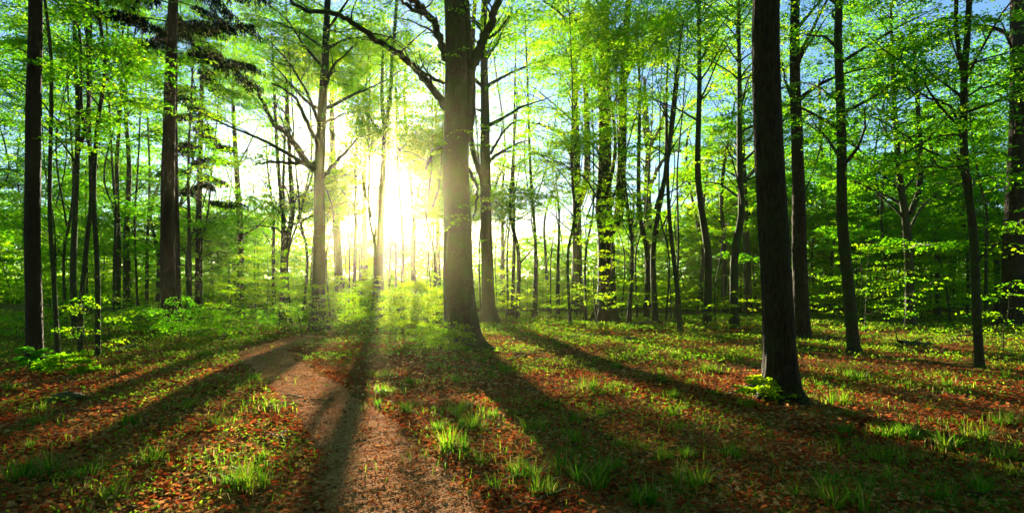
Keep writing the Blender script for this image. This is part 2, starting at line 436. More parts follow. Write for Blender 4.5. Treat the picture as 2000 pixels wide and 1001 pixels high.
def foliage(buf, A, D, L, nleaf, lsize, fine=False, gate=True, tilt=0.38, droop=0.22, tbias=0.0, twig=None, frame=True):
    """sprays rooted at A heading D (n x 3), spray length L"""
    if len(A) == 0: return
    A = np.asarray(A, float); D = np.asarray(D, float)
    C0 = A + D * L * 0.5
    k = np.ones(len(A))
    if gate: k *= np.minimum(np.minimum(keep_prob(C0), keep_prob(A)), keep_prob(A + D * L))
    if frame:
        y = np.maximum(C0[:, 1], 0.1)
        px = 1000 + F * C0[:, 0] / y; py = HZ - F * (C0[:, 2] - EYE) / y
        off = (px < -200) | (px > 2200) | (py < -200) | (C0[:, 1] < 1)
        k *= np.where(off, 0.25, 1.0)
    s = R.random(len(A)) < k
    A, D = A[s], D[s]; n = len(A)
    if n == 0: return
    D = D.copy(); D[:, 2] = D[:, 2] * 0.35 + R.normal(0, 0.12, n); D = norm(D)
    S = norm(np.cross(D, np.array([0, 0, 1.0])) + R.normal(0, 0.16, (n, 3))); S = norm(S - D * (S * D).sum(1)[:, None])
    Nn = np.cross(S, D)
    Ls = L * U(0.65, 1.25, n)
    # leaves on a fan
    t = R.random((n, nleaf)) ** 0.8; sd = np.where(R.random((n, nleaf)) < 0.5, -1.0, 1.0)
    lat = sd * R.random((n, nleaf)) ** 0.8 * 0.46 * (1 - 0.62 * t) 
    u = t * Ls[:, None]; v = lat * Ls[:, None]
    drp = -(droop * t ** 2 + 0.25 * np.abs(lat)) * Ls[:, None] + R.normal(0, 0.028, t.shape) * L
    C = A[:, None] + D[:, None] * u[..., None] + S[:, None] * v[..., None] + Nn[:, None] * drp[..., None]
    an = sd * U(0.2, 1.1, t.shape) 
    Ux = D[:, None] * np.cos(an)[..., None] + S[:, None] * np.sin(an)[..., None]
    Ux = Ux.reshape(-1, 3) + R.normal(0, tilt * 0.6, (n * nleaf, 3)); Ux = norm(Ux)
    Np = np.repeat(Nn, nleaf, 0) + R.normal(0, tilt, (n * nleaf, 3)); Vx = norm(np.cross(Np, Ux))
    ln = lsize * U(0.7, 1.3, n * nleaf)
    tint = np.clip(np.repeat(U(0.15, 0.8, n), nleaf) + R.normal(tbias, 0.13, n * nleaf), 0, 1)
    leaves(buf, C.reshape(-1, 3), Ux, Vx, ln, ln * U(0.58, 0.72, n * nleaf), fine, tint)
    if twig is not None:
        for i in range(n):
            q = np.array([0, 0.35, 0.7, 1.0])[:, None]
            P = A[i] + D[i] * q * Ls[i] - Nn[i] * droop * q ** 2 * Ls[i]
            tube(twig, np.hstack([P, np.array([[0.006], [0.005], [0.0035], [0.002]]) * L ** 0.5 * (1.4 if lsize > .1 else 1)]), 3)

def needles(buf, A, D, L, gate=True):
    """hanging spruce boughs"""
    k = np.ones(len(A)) if not gate else np.clip(keep_prob(A) + 0.3, 0, 1)
    s = R.random(len(A)) < k; A = np.asarray(A)[s]; D = np.asarray(D)[s]; n = len(A); m = 80
    if n == 0: return
    t = R.random((n, m)); sd = R.choice([-1., 1.], (n, m))
    D = norm(D); S = norm(np.cross(D, [0, 0, 1.0]))
    C = A[:, None] + D[:, None] * (t * L)[..., None] + S[:, None] * (sd * R.random((n, m)) * 0.35 * L * (1 - .5 * t))[..., None]
    C[..., 2] -= 0.25 * L * t ** 2 + R.random((n, m)) * 0.35 * L
    Ux = norm((S[:, None] * sd[..., None] * 0.5 + D[:, None] * 0.4 + np.array([0, 0, -0.9])).reshape(-1, 3) + R.normal(0, 0.3, (n * m, 3)))
    Vx = norm(np.cross(Ux, R.normal(0, 1, (n * m, 3))))
    ln = 0.20 * U(0.6, 1.3, n * m)
    leaves(buf, C.reshape(-1, 3), Ux, Vx, ln, ln * 0.20, False, U(0, 1, n * m))

# ------------------------------------------------------------------ trees
GOLD = 2.39996
def autolimbs(tb, axis, z0, H, Rc, nl, el=(0.35, 0.9), rad=0.3, sub=5, det=1, far=False, wob=0.16, start=None):
    """limbs off a trunk axis (n x 4 smooth line). Returns spray roots and headings."""
    A = []; D = []
    a0 = U(0, 6)
    zs = axis[:, 2]
    for i in range(nl):
        f = (i + R.random() * 0.8) / nl
        z = z0 + (H - z0) * f ** 0.9
        k = int(np.clip(np.searchsorted(zs, z), 1, len(axis) - 1)); base = axis[k]
        az = a0 + i * GOLD + R.normal(0, 0.35)
        e = U(*el) + 0.25 * f
        Ln = Rc * (1.0 - 0.62 * f ** 1.6) * U(0.6, 1.2)
        d = np.array([math.cos(az) * math.cos(e), math.sin(az) * math.cos(e), math.sin(e)])
        r0 = min(base[3] * 0.5, rad * 0.10 * Ln + 0.012)
        L = wander(base[:3], d, Ln, r0, 0.008, 6, -0.5 * e, wob)
        if R.random() > keep_prob(L[2:4, :3]).mean() * 1.3: continue
        if r0 > 0.007: tube(tb, smooth_line(L, 9) if not far else L[::2], 5 if not far else 3)
        for j in range(sub):
            t = 0.28 + 0.70 * (j + R.random() * 0.6) / sub
            q = t * 6; a = int(q); w = q - a
            p = L[a] * (1 - w) + L[min(a + 1, 6)] * w
            dd = L[min(a + 1, 6), :3] - L[a, :3]; dd /= np.linalg.norm(dd) + 1e-9
            sgn = 1 if j % 2 else -1
            an = sgn * U(0.5, 1.2)
            d2 = np.array([dd[0] * math.cos(an) - dd[1] * math.sin(an), dd[0] * math.sin(an) + dd[1] * math.cos(an), dd[2] * 0.4 + U(-.05, .25)])
            L2 = wander(p[:3], d2, Ln * 0.42 * (1.15 - 0.5 * t), max(p[3] * 0.5, 0.008), 0.005, 4, -0.15, 0.2)
            if not far: tube(tb, L2, 4 if det else 3)
            for q2 in (1, 2, 3, 4):
                dq = L2[q2, :3] - L2[q2 - 1, :3]; dq /= np.linalg.norm(dq) + 1e-9
                for sg in ((1,) if q2 == 4 else (-1, 1)):
                    an = sg * (0 if q2 == 4 else U(0.4, 1.1))
                    A.append(L2[q2, :3]); D.append([dq[0] * math.cos(an) - dq[1] * math.sin(an), dq[0] * math.sin(an) + dq[1] * math.cos(an), dq[2] * 0.5])
        A.append(L[-1, :3]); D.append(list(dd))
    return (np.array(A), np.array(D)) if A else (np.zeros((0, 3)), np.zeros((0, 3)))

def trunk_axis(pts, H, r0, r_end=0.2, n=26):
    """pts: world points up the trunk inside the picture; continued to height H"""
    P = [np.array(p, float) for p in pts]
    d = P[-1] - P[-2]; d = d / max(d[2], 0.3)
    while P[-1][2] < H - 0.5:
        st = min(4.0, H - P[-1][2])
        d2 = np.array([d[0] * 0.6 + R.normal(0, 0.04), d[1] * 0.6 + R.normal(0, 0.04), 1.0]); d = d2
        P.append(P[-1] + d2 * st)
    P = np.array(P); z = P[:, 2]
    r = r0 * (1 - (1 - r_end) * np.clip((z - z[0]) / max(H, z[-1]), 0, 1) ** 1.1)
    return smooth_line(np.hstack([P, r[:, None]]), n)

TREES = []
def tree(name, label, b, w, path=(), H=20, z0=5, Rc=4, nl=18, kind='beech', cat='tree', group=None, forks=(), limbs=(), flare=0.35,
         dens=1.0, lsz=None, tb_=0.0, m=None, sub=5, spray=None, fill=None, lump=0.03, axis_y=None):
    """b = foot in the photograph, w = trunk width there in px; path = further (px, py) up the trunk"""
    seed(label)
    X, Y, Z = gpt(*b)
    org = np.array([X, Y, Z - 0.06])
    pts = [org] + [at(px, py, Y) for px, py in path]
    if not path: pts.append(org + np.array([U(-.2, .2), U(-.2, .2), 5]))
    r0 = w * 0.5 / F * Y
    root = empty(name, org, label, cat, group)
    tb = Buf(); cb = Buf()
    near = Y < 26
    axis = trunk_axis(pts, H, r0, 0.25, 40 if near else 22)
    if near and Y < 22:      # denser rings near the foot for the root flare
        axis = smooth_line(axis[:, :4], 90)
    big = near and w > 20
    tube(tb, smooth_line(axis, 260) if big else axis, 64 if big else (14 if near else 8), flare, lump, 0, (.09 if kind == 'rough' else .05 if kind == 'spruce' else .022) if big else 0)
    lsize = lsz or max(0.080, 0.0034 * Y)
    L = spray or (0.75 if Y < 18 else (0.95 if Y < 35 else 1.25))
    AA = []; DD = []
    mat_b = m or {'beech': M_BEECH, 'spruce': M_SPRUCE, 'rough': M_ROUGH}[kind]
    for (fp, fw, fz0, fR, fn) in forks:      # fp = points (px, py[, dy]) of a second stem
        P = np.array([at(q[0], q[1], Y + (q[2] if len(q) > 2 else 0)) for q in fp])
        fa = trunk_axis(list(P), H * 0.9, fw * .5 / F * Y, 0.25, 20)
        tube(tb, fa, 12 if near else 7, 0, lump)
        if fn:
            a, d = autolimbs(tb, fa, max(fz0, P[0][2]), H * 0.88, fR, fn, sub=sub); AA.append(a); DD.append(d)
    for (lp, w0, w1) in limbs:               # drawn limbs with their own sprays
        P = np.array([at(q[0], q[1], Y + (q[2] if len(q) > 2 else 0)) for q in lp])
        rr = np.linspace(w0, w1, len(P)) * .5 / F * Y
        Ls = smooth_line(np.hstack([P, rr[:, None]]), 6 * len(P)); Ls[1:, :3] += R.normal(0, 0.012 + rr.mean() * .15, (len(Ls) - 1, 3))
        tube(tb, Ls, 9, 0, lump)
        for j in range(5, len(Ls) - 1, 2):
            dd = Ls[j + 1, :3] - Ls[j - 1, :3]; dd /= np.linalg.norm(dd)
            an = (1 if (j // 2) % 2 else -1) * U(.5, 1.3)
            h = np.array([dd[0] * math.cos(an) - dd[1] * math.sin(an), U(-.7, .7), dd[2] * math.cos(an) + U(0, .6)])
            L2 = wander(Ls[j, :3], h, U(0.8, 2.0) * (1.2 - j / len(Ls) * .6), max(Ls[j, 3] * .4, .008), .004, 5, .1, .28)
            tube(tb, L2, 4)
            for q2 in (2, 3, 4, 5):
                dq = L2[q2, :3] - L2[q2 - 1, :3]; dq /= np.linalg.norm(dq)
                an = U(-1, 1); AA.append([L2[q2, :3]]); DD.append([[dq[0] * math.cos(an) - dq[1] * math.sin(an), dq[0] * math.sin(an) + dq[1] * math.cos(an), dq[2] * .4]])
    if kind == 'spruce':
        if nl:
            for i in range(nl):
                z = z0 + (H - z0) * i / nl; k = min(np.searchsorted(axis[:, 2], z), len(axis) - 1); base = axis[k]
                az = i * GOLD + R.normal(0, .3); Ln = Rc * (1.05 - .6 * i / nl) * U(.6, 1.1)
                Lb = wander(base[:3], [math.cos(az), math.sin(az), 0.05], Ln, 0.03, 0.008, 5, -0.25, .08)
                tube(tb, Lb, 4)
                for q in np.arange(0.25, 1.01, 0.11):
                    a_ = int(q * 4.99); w_ = q * 5 - a_; p = Lb[a_, :3] * (1 - w_) + Lb[min(a_ + 1, 5), :3] * w_
                    for sg in (-1, 1):
                        an = az + sg * U(.3, 1.1); AA.append([p]); DD.append([[math.cos(an), math.sin(an), -.1]])
        if AA:
            needles(cb, np.concatenate(AA), np.concatenate(DD), 0.62, gate=False)
        dead = int(14 + 6 * (Y < 15))
        for i in range(dead):                # short broken dead branches on the bare stem
            z = U(2.0, z0 if nl else min(H, 12)); k = min(np.searchsorted(axis[:, 2], z), len(axis) - 1); base = axis[k]; az = U(0, 6.28)
            tube(tb, wander(base[:3], [math.cos(az), math.sin(az), U(-.3, .15)], U(.15, 1.1), 0.012, 0.004, 4, -.3, .15), 4)
    else:
        if nl:
            a, d = autolimbs(tb, axis, z0, H * 0.96, Rc, nl, sub=sub, far=Y > 34); AA.append(a); DD.append(d)
        if AA:
            A = np.concatenate(AA); D = np.concatenate(DD)
            rep = max(1, int(round(dens)))
            A = np.repeat(A, rep, 0) + (R.normal(0, 0.3, (len(A) * rep, 3)) if rep > 1 else 0); D = np.repeat(D, rep, 0) + (R.normal(0, .3, (len(D) * rep, 3)) if rep > 1 else 0)
            nlf = 27 if Y < 26 else 30
            foliage(cb, A, norm(D), L, nlf, lsize, fine=Y < 17, tbias=tb_ + (0 if 560 < b[0] < 1450 else -.1), twig=tb if Y < 15 and len(A) < 2500 else None)  # leaf tint darker outside the middle, painting the dimmer light there
    tb.build('trunk', mat_b, root, org)
    cb.build('crown', M_NEEDLE if kind == 'spruce' else M_LEAF, root, org, smooth=False)
    TREES.append((X, Y, b[0]))
    return root

# the named trees, from left to right ------------------------------------------------
tree('spruce_tree', 'thick straight dark spruce trunk at the left edge, rising bare from a leafy shrub', (68, 714), 29, [(64, 500), (65, 250), (69, 0)], H=24, z0=15, Rc=2.6, nl=22, kind='spruce', flare=.45)
tree('spruce_tree', 'straight dark spruce trunk with a dark needled bough hanging top left', (330, 657), 27, [(327, 400), (333, 150), (338, 0)], H=26, z0=10.6, Rc=4.2, nl=60, kind='spruce')
tree('spruce_tree', 'slimmer dark spruce trunk close behind the straight bough-hung spruce', (350, 645), 10, [(345, 400), (343, 200), (345, 0)], H=22, z0=13, Rc=2.2, nl=18, kind='spruce')
tree('spruce_tree', 'small dark spruce with needles low on its stem, beside the spruce pair', (389, 632), 15, [(388, 450), (393, 250), (400, 60)], H=16, z0=6.6, Rc=2.1, nl=26, kind='spruce')
SL = 'thin crooked trees left of the spruce pair'
tree('slender_tree', 'thin wavy tree just to the right of the leftmost thick spruce trunk', (114, 704), 9, [(106, 560), (97, 400), (100, 200), (95, 60)], H=14, z0=4.5, Rc=2.2, nl=16, group=SL)
tree('slender_tree', 'dark slender tree forking into two upright stems high on the left', (146, 662), 12, [(143, 520), (150, 330), (152, 200), (146, 100)], H=18, z0=6, Rc=3, nl=18, group=SL, forks=[([(151, 300), (172, 225), (176, 80), (180, 0)], 8, 6, 2.2, 8)])
tree('slender_tree', 'slender leaning tree curving right as it rises, near the upright forked one', (156, 690), 9, [(158, 600), (170, 470), (178, 380), (173, 200), (170, 60)], H=15, z0=5.5, Rc=2.2, nl=14, group=SL)
tree('slender_tree', 'slender wavy tree whose foot carries a bright yellow-green spray', (191, 697), 10, [(190, 520), (183, 380), (190, 250), (205, 130), (190, 0)], H=15, z0=6, Rc=2.4, nl=14, group=SL, forks=[([(184, 320), (160, 220), (158, 100), (150, 0)], 6, 6, 2, 6)])
tree('slender_tree', 'slim upright tree, left one of two midway to the spruce pair', (229, 640), 11, [(231, 480), (228, 330), (236, 200)], H=16, z0=5, Rc=2.6, nl=18, group=SL)
tree('slender_tree', 'slim upright tree, right one of two midway to the spruce pair', (247, 632), 13, [(247, 470), (252, 330), (245, 200), (250, 60)], H=17, z0=5, Rc=3, nl=18, group=SL)
tree('slender_tree', 'very thin pale tree shortly left of the straight spruce trunk', (286, 625), 7, [(288, 480), (292, 330), (285, 180)], H=15, z0=4, Rc=2.6, nl=18, group=SL)
tree('slender_tree', 'thin tree rising right behind the low-needled small spruce', (372, 640), 8, [(370, 480), (368, 330), (375, 160)], H=15, z0=5, Rc=2.4, nl=14, group=SL)

tree('beech_tree', 'dark beech sending a long crooked limb up to the left at mid height', (621, 645), 27, [(624, 500), (624, 330), (633, 150), (640, 0)], H=19, z0=6.2, Rc=5.5, nl=22, dens=1,
     limbs=[([(618, 335), (595, 312), (560, 262), (535, 240), (505, 180), (490, 150)], 15, 4), ([(622, 320), (585, 318), (535, 316), (500, 320, 1)], 9, 3), ([(626, 290), (600, 240, -1), (575, 190, -1.5), (530, 160, -2)], 9, 3),
            ([(632, 345), (672, 300, 1), (700, 270, 1)], 8, 3)])
tree('beech_tree', 'grey beech stem standing close behind the crooked-limbed beech', (664, 612), 19, [(658, 450), (651, 320), (648, 180), (655, 40)], H=21, z0=7, Rc=5, nl=22)
tree('beech_tree', 'slim beech fading in the glare left of the sun', (712, 604), 15, [(712, 450), (712, 330), (722, 200)], H=17, z0=6, Rc=4, nl=16,
     limbs=[([(712, 330), (690, 300), (650, 258, 1)], 7, 2)])
tree('slender_tree', 'dark slim trunk standing straight in front of the sun', (742, 630), 18, [(742, 500), (746, 380), (751, 270), (746, 190), (748, 100)], H=16, z0=6.5, Rc=2.7, nl=16,
     forks=[([(750, 265), (762, 190), (766, 120), (775, 0)], 9, 7, 2.2, 7)], limbs=[([(748, 262), (735, 250), (715, 215)], 6, 2), ([(750, 380), (735, 372), (728, 350)], 6, 2)])
tree('beech_tree', 'slim beech leaning right in the glare between sun and massive beech', (811, 612), 13, [(806, 480), (815, 390), (835, 300), (860, 250)], H=15, z0=6, Rc=3.5, nl=14, forks=[([(808, 430), (800, 330), (790, 200), (795, 60)], 8, 7, 3, 8)])
tree('beech_tree', 'faint straight stem just left of the massive beech', (857, 607), 12, [(855, 480), (854, 330), (850, 200)], H=18, z0=7, Rc=3.5, nl=14)
tree('beech_tree', 'massive beech with broad flared foot dominating the middle', (905, 682), 60, [(896, 560), (893, 430), (891, 300), (893, 150), (889, 0)], H=24, z0=9.6, Rc=7.5, nl=20, flare=.62, lump=.024,
     forks=[([(905, 275), (917, 215), (914, 120), (905, 0)], 26, 14, 5, 8)],
     limbs=[([(872, 212), (838, 165), (790, 115), (730, 75, -1), (660, 30, -2), (600, 20, -2.5), (545, -15, -3)], 16, 5),
            ([(868, 163), (840, 150), (800, 125, 1), (770, 95, 2)], 7, 3),
            ([(870, 115), (856, 70), (832, 25), (790, -10, -1)], 18, 10), ([(835, 28), (800, 15, -1), (770, -20, -1)], 9, 5),
            ([(920, 135), (945, 75), (962, 35), (985, -25)], 20, 13), ([(950, 75), (975, 60, 1), (995, 30, 1)], 6, 3),
            ([(868, 285), (845, 300), (832, 330, 1)], 10, 3), ([(915, 330), (932, 370), (925, 430)], 8, 2)])
tree('beech_tree', 'beech with a kinked second stem, close right of the massive beech', (956, 634), 28, [(951, 500), (948, 340), (947, 200), (945, 60)], H=22, z0=8, Rc=5.5, nl=22, flare=.6,
     forks=[([(945, 355), (928, 310), (918, 250), (921, 130)], 12, 8, 3, 6)], limbs=[([(958, 300), (985, 255), (1010, 235, 1)], 6, 2)])
tree('slender_tree', 'slim dark tree branching low in front of the bright gap', (980, 606), 12, [(982, 480), (980, 400), (985, 330)], H=12, z0=4.2, Rc=3.5, nl=16,
     limbs=[([(981, 430), (1000, 390), (1030, 360)], 6, 2), ([(980, 440), (1000, 425, 1), (1040, 430, 1)], 5, 2)])
tree('slender_tree', 'thin dark sapling left of the yellow-leaved young beech', (1090, 621), 8, [(1090, 520), (1092, 420), (1085, 340)], H=9, z0=3.6, Rc=2.2, nl=14)
tree('beech_tree', 'tall beech whose stem splits into two close parallel stems', (1127, 615), 23, [(1127, 480), (1126, 330), (1124, 180), (1120, 60)], H=24, z0=11.5, Rc=6, nl=22,
     forks=[([(1130, 400), (1146, 340), (1145, 200), (1140, 60)], 15, 13, 4, 7)], limbs=[([(1120, 315), (1098, 265), (1060, 245, 1), (1005, 235, 1)], 9, 3)])
tree('beech_tree', 'stout beech forking low into a straight and a curved stem', (1185, 629), 36, [(1184, 500), (1181, 400), (1181, 200), (1181, 0)], H=25, z0=12, Rc=6, nl=18, flare=.6,
     forks=[([(1192, 452), (1208, 425), (1214, 330), (1216, 220), (1220, 100), (1228, 0)], 21, 13, 4.5, 8)],
     limbs=[([(1180, 190), (1155, 140), (1148, 60), (1150, -20)], 13, 8), ([(1222, 150), (1250, 95), (1300, 40, 1), (1330, 0, 1)], 10, 4), ([(1222, 115), (1250, 105), (1300, 80, 1)], 6, 3), ([(1185, 250), (1205, 190), (1215, 150)], 8, 4), ([(1150, 80), (1110, 40), (1060, 0)], 7, 4)])
tree('beech_tree', 'low branching beech showing in the gap behind the stout forked beech', (1233, 603), 13, [(1235, 480), (1236, 430)], H=13, z0=5, Rc=4.5, nl=16, limbs=[([(1236, 450), (1225, 400), (1222, 360)], 8, 3), ([(1238, 450), (1252, 400), (1262, 370)], 7, 3)])
tree('beech_tree', 'straight beech opening into a fan of limbs above mid height', (1271, 605), 21, [(1267, 480), (1264, 350), (1266, 280), (1258, 150)], H=20, z0=7.5, Rc=5.5, nl=24,
     limbs=[([(1267, 288), (1290, 250), (1298, 205), (1292, 170)], 11, 4), ([(1264, 285), (1258, 240), (1256, 190)], 11, 4), ([(1268, 370), (1290, 320), (1320, 295), (1370, 305, -1)], 9, 3)])
tree('slender_tree', 'thin bare curving tree standing alone on the open floor', (1329, 653), 10, [(1322, 560), (1309, 440), (1304, 330), (1312, 220), (1325, 110), (1335, 40)], H=13, z0=6.5, Rc=2.4, nl=14)
tree('slender_tree', 'slim dark tree with yellowish sprays around it in the right middle', (1414, 616), 12, [(1414, 480), (1410, 360), (1435, 200)], H=15, z0=3.4, Rc=3.2, nl=24, tb_=.15)
tree('slender_tree', 'thin straight tree in the bright greenery right of the fan-limbed beech', (1366, 603), 8, [(1368, 480), (1365, 330)], H=15, z0=4, Rc=2.8, nl=18, tb_=.1)
tree('oak_tree', 'big dark rough-barked trunk standing close with a leafy sprig at its foot', (1527, 778), 60, [(1521, 640), (1508, 400), (1498, 200), (1496, 0)], H=21, z0=10.5, Rc=5, nl=14, kind='rough', flare=.8, lump=.02)
tree('beech_tree', 'dark straight tree just right of the big rough trunk', (1568, 656), 28, [(1562, 500), (1558, 300), (1553, 150), (1553, 0)], H=22, z0=7.5, Rc=4.6, nl=24, kind='rough', limbs=[([(1550, 200), (1535, 160), (1528, 120)], 6, 2)])
tree('beech_tree', 'slim tree behind, between the dark straight tree and the warm-lit one', (1621, 606), 16, [(1614, 480), (1604, 300), (1600, 150)], H=19, z0=6, Rc=4.5, nl=24)
tree('beech_tree', 'pale-footed tree directly behind the warm-lit stem', (1645, 604), 14, [(1640, 480), (1642, 300), (1650, 150)], H=19, z0=6, Rc=4.5, nl=22)
tree('beech_tree', 'slender tree with a warm sunlit foot on the reddish leaves', (1669, 689), 22, [(1657, 560), (1645, 420), (1643, 250), (1637, 80), (1638, 0)], H=18, z0=4.6, Rc=3.6, nl=30, kind='beech')
tree('slender_tree', 'slim wavy tree forking near the top at the right', (1914, 721), 17, [(1908, 620), (1900, 450), (1884, 310), (1883, 150), (1890, 60)], H=14, z0=3.2, Rc=3.2, nl=34,
     forks=[([(1882, 155), (1872, 90), (1868, 0)], 8, 5, 2, 8)], limbs=[([(1884, 290), (1860, 215, -.5), (1810, 190, -1), (1760, 170, -1.5)], 5, 2), ([(1890, 350), (1860, 290), (1830, 270)], 5, 2), ([(1902, 520), (1940, 480), (1985, 470)], 5, 2), ([(1884, 190), (1925, 170), (1975, 165)], 4, 2)])
tree('oak_tree', 'thick dark trunk cut by the right edge of the view', (1981, 641), 46, [(1982, 500), (1990, 250), (1987, 0)], H=24, z0=6, Rc=4.5, nl=26, kind='rough', flare=.4)
GR = 'thin trees in the blue-lit distance at the right'
tree('beech_tree', 'tall leafy beech with spreading crown far behind, just left of the rough trunk', (1462, 618), 15, [(1458, 480), (1452, 330), (1446, 180), (1440, 60)], H=26, z0=5, Rc=5.6, nl=60)
tree('beech_tree', 'leafy beech with a low wide crown between low-needled spruce and crooked-limbed beech', (468, 622), 15, [(470, 480), (462, 330), (455, 180), (460, 60)], H=17, z0=3.6, Rc=5.2, nl=46, tb_=.1)
for (px_, py_, top_, lab_) in ((548, 627, 560, 'slim beech with high full crown left of the crooked-limbed beech'), (690, 624, 700, 'slim high-crowned beech between crooked-limbed beech and sun'), (783, 623, 772, 'slim high-crowned beech standing in the glare just right of the sun'),
                               (1042, 625, 1030, 'slim high-crowned beech between the kinked beech and parallel-stemmed beech'), (1000, 622, 1006, 'thin high-crowned beech right beside the low-branching dark tree')):
    tree('beech_tree', lab_, (px_, py_), 8, [(px_ + 4, 480), ((px_ + top_) / 2, 330), (top_, 150)], H=19, z0=6.2, Rc=5.2, nl=46, flare=.2, tb_=.08)
tree('slender_tree', 'thin upright tree, first one right of the sunlit-foot stem', (1783, 612), 9, [(1780, 480), (1772, 340)], H=15, z0=5, Rc=3, nl=16, group=GR)
tree('slender_tree', 'dark slim tree with fanned bare branches midway to the right edge', (1832, 622), 10, [(1830, 480), (1822, 320), (1815, 240)], H=14, z0=5, Rc=3, nl=14, group=GR, limbs=[([(1824, 320), (1810, 260), (1800, 220)], 5, 2), ([(1824, 330), (1835, 270), (1842, 220)], 5, 2)])
tree('slender_tree', 'thin tree shortly left of the wavy forking tree', (1866, 606), 9, [(1862, 480), (1858, 330)], H=15, z0=5, Rc=3, nl=16, group=GR)
tree('slender_tree', 'slim leaning tree between the wavy tree and the right edge trunk', (1950, 612), 12, [(1945, 480), (1930, 300), (1925, 180)], H=16, z0=5.5, Rc=3.4, nl=18, group=GR)

# background trees ------------------------------------------------------------------
ZONES = [(-250, 60, 'beyond the left edge of the leftmost thick spruce'), (60, 325, 'between the leftmost spruce and the spruce pair'), (325, 620, 'between the spruce pair and crooked-limbed beech'),
         (620, 742, 'between the crooked-limbed beech and the sun'), (742, 900, 'between the sun and the massive beech'), (900, 1185, 'between the massive beech and stout forked beech'),
         (1185, 1330, 'between the stout forked beech and bare curving tree'), (1330, 1510, 'between the bare curving tree and rough trunk'), (1510, 1660, 'between the rough trunk and sunlit-foot stem'),
         (1660, 1905, 'between the sunlit-foot stem and wavy forking tree'), (1905, 2250, 'behind and beyond the wavy forking tree')]
COUNTS = [7, 9, 15, 9, 10, 13, 8, 10, 6, 11, 9]
ORD = 'first second third fourth fifth sixth seventh eighth ninth tenth eleventh twelfth thirteenth fourteenth fifteenth sixteenth seventeenth eighteenth nineteenth twentieth'.split()
SHADE = [(X_, Y_, .5) for X_, Y_, _ in TREES]      # stems already standing: (x, y)
def best_spot(px, half, ylo, yhi):
    """of several spots near px, the one whose own long shadow darkens the least of the sunny floor"""
    best = None
    yy = np.linspace(4, 21, 30)
    for _ in range(10):
        p = px + U(-half, half); Y = U(ylo, yhi); X = (p - 1000) / F * Y
        xs = X + 0.2013 * (Y - yy)
        lit = sunny(xs, yy) * (np.abs(xs / yy) < .85) * (1 + 2.5 * (path_dist(xs, yy) < 1))
        for X_, Y_, w_ in SHADE[:44]:
            lit = np.where(np.abs((X_ + 0.2013 * (Y_ - yy)) - xs) < w_, 0, lit)
        c = lit.mean() + R.random() * .05
        if best is None or c < best[0]: best = (c, p, Y)
    return best[1:]
for (x0, x1, where), cnt in zip(ZONES, COUNTS):
    seed(where)
    pxs = sorted((np.arange(cnt) + U(0.1, 0.9, cnt)) / cnt * (x1 - x0) + x0)
    half = (x1 - x0) / cnt * .5
    seed(where)
    spots = sorted(best_spot(x0 + (i + .5) * half * 2, half, *((34, 60) if 600 < (x0 + x1) / 2 < 900 else (30, 57) if 300 < (x0 + x1) / 2 < 1300 else (26, 62))) for i in range(cnt))
    for k, (px, Yb) in enumerate(spots):
        seed(where + str(k))
        side = abs(px - 770) / 600
        kind_big = R.random() < 0.3
        Y = Yb
        mid = 600 < px < 900
        if mid: kind_big = False
        wpx = (U(0.24, 0.42) if kind_big else U(0.10, 0.2)) / Y * F
        b = (px, HZ + EYE * F / Y)
        tree('background_tree', f'{ORD[k]} distant tree from the left {where}', b, wpx, [(px + U(-9, 9), 500), (px + U(-16, 16), 420), (px + U(-24, 24), 330)],
             forks=[([(px, U(360, 470)), (px + R.choice([-1, 1]) * U(14, 30), U(260, 340)), (px + U(-30, 30), U(60, 200))], wpx * .62, 6, 3, 8)] if R.random() < .55 else (), H=U(14, 20) if Y < 40 else U(10.5, 14.5), z0=U(5.0, 9.5) if mid else U(2.2, 4.5), Rc=U(3.8, 5.6), nl=40 if mid else 32, group='distant trees ' + where, flare=.2, tb_=0.12 if 560 < px < 1450 else -0.14, lump=0, dens=1)  # leaf tint paints brighter light mid-view and shade at the sides
print('TREES', len(TREES))

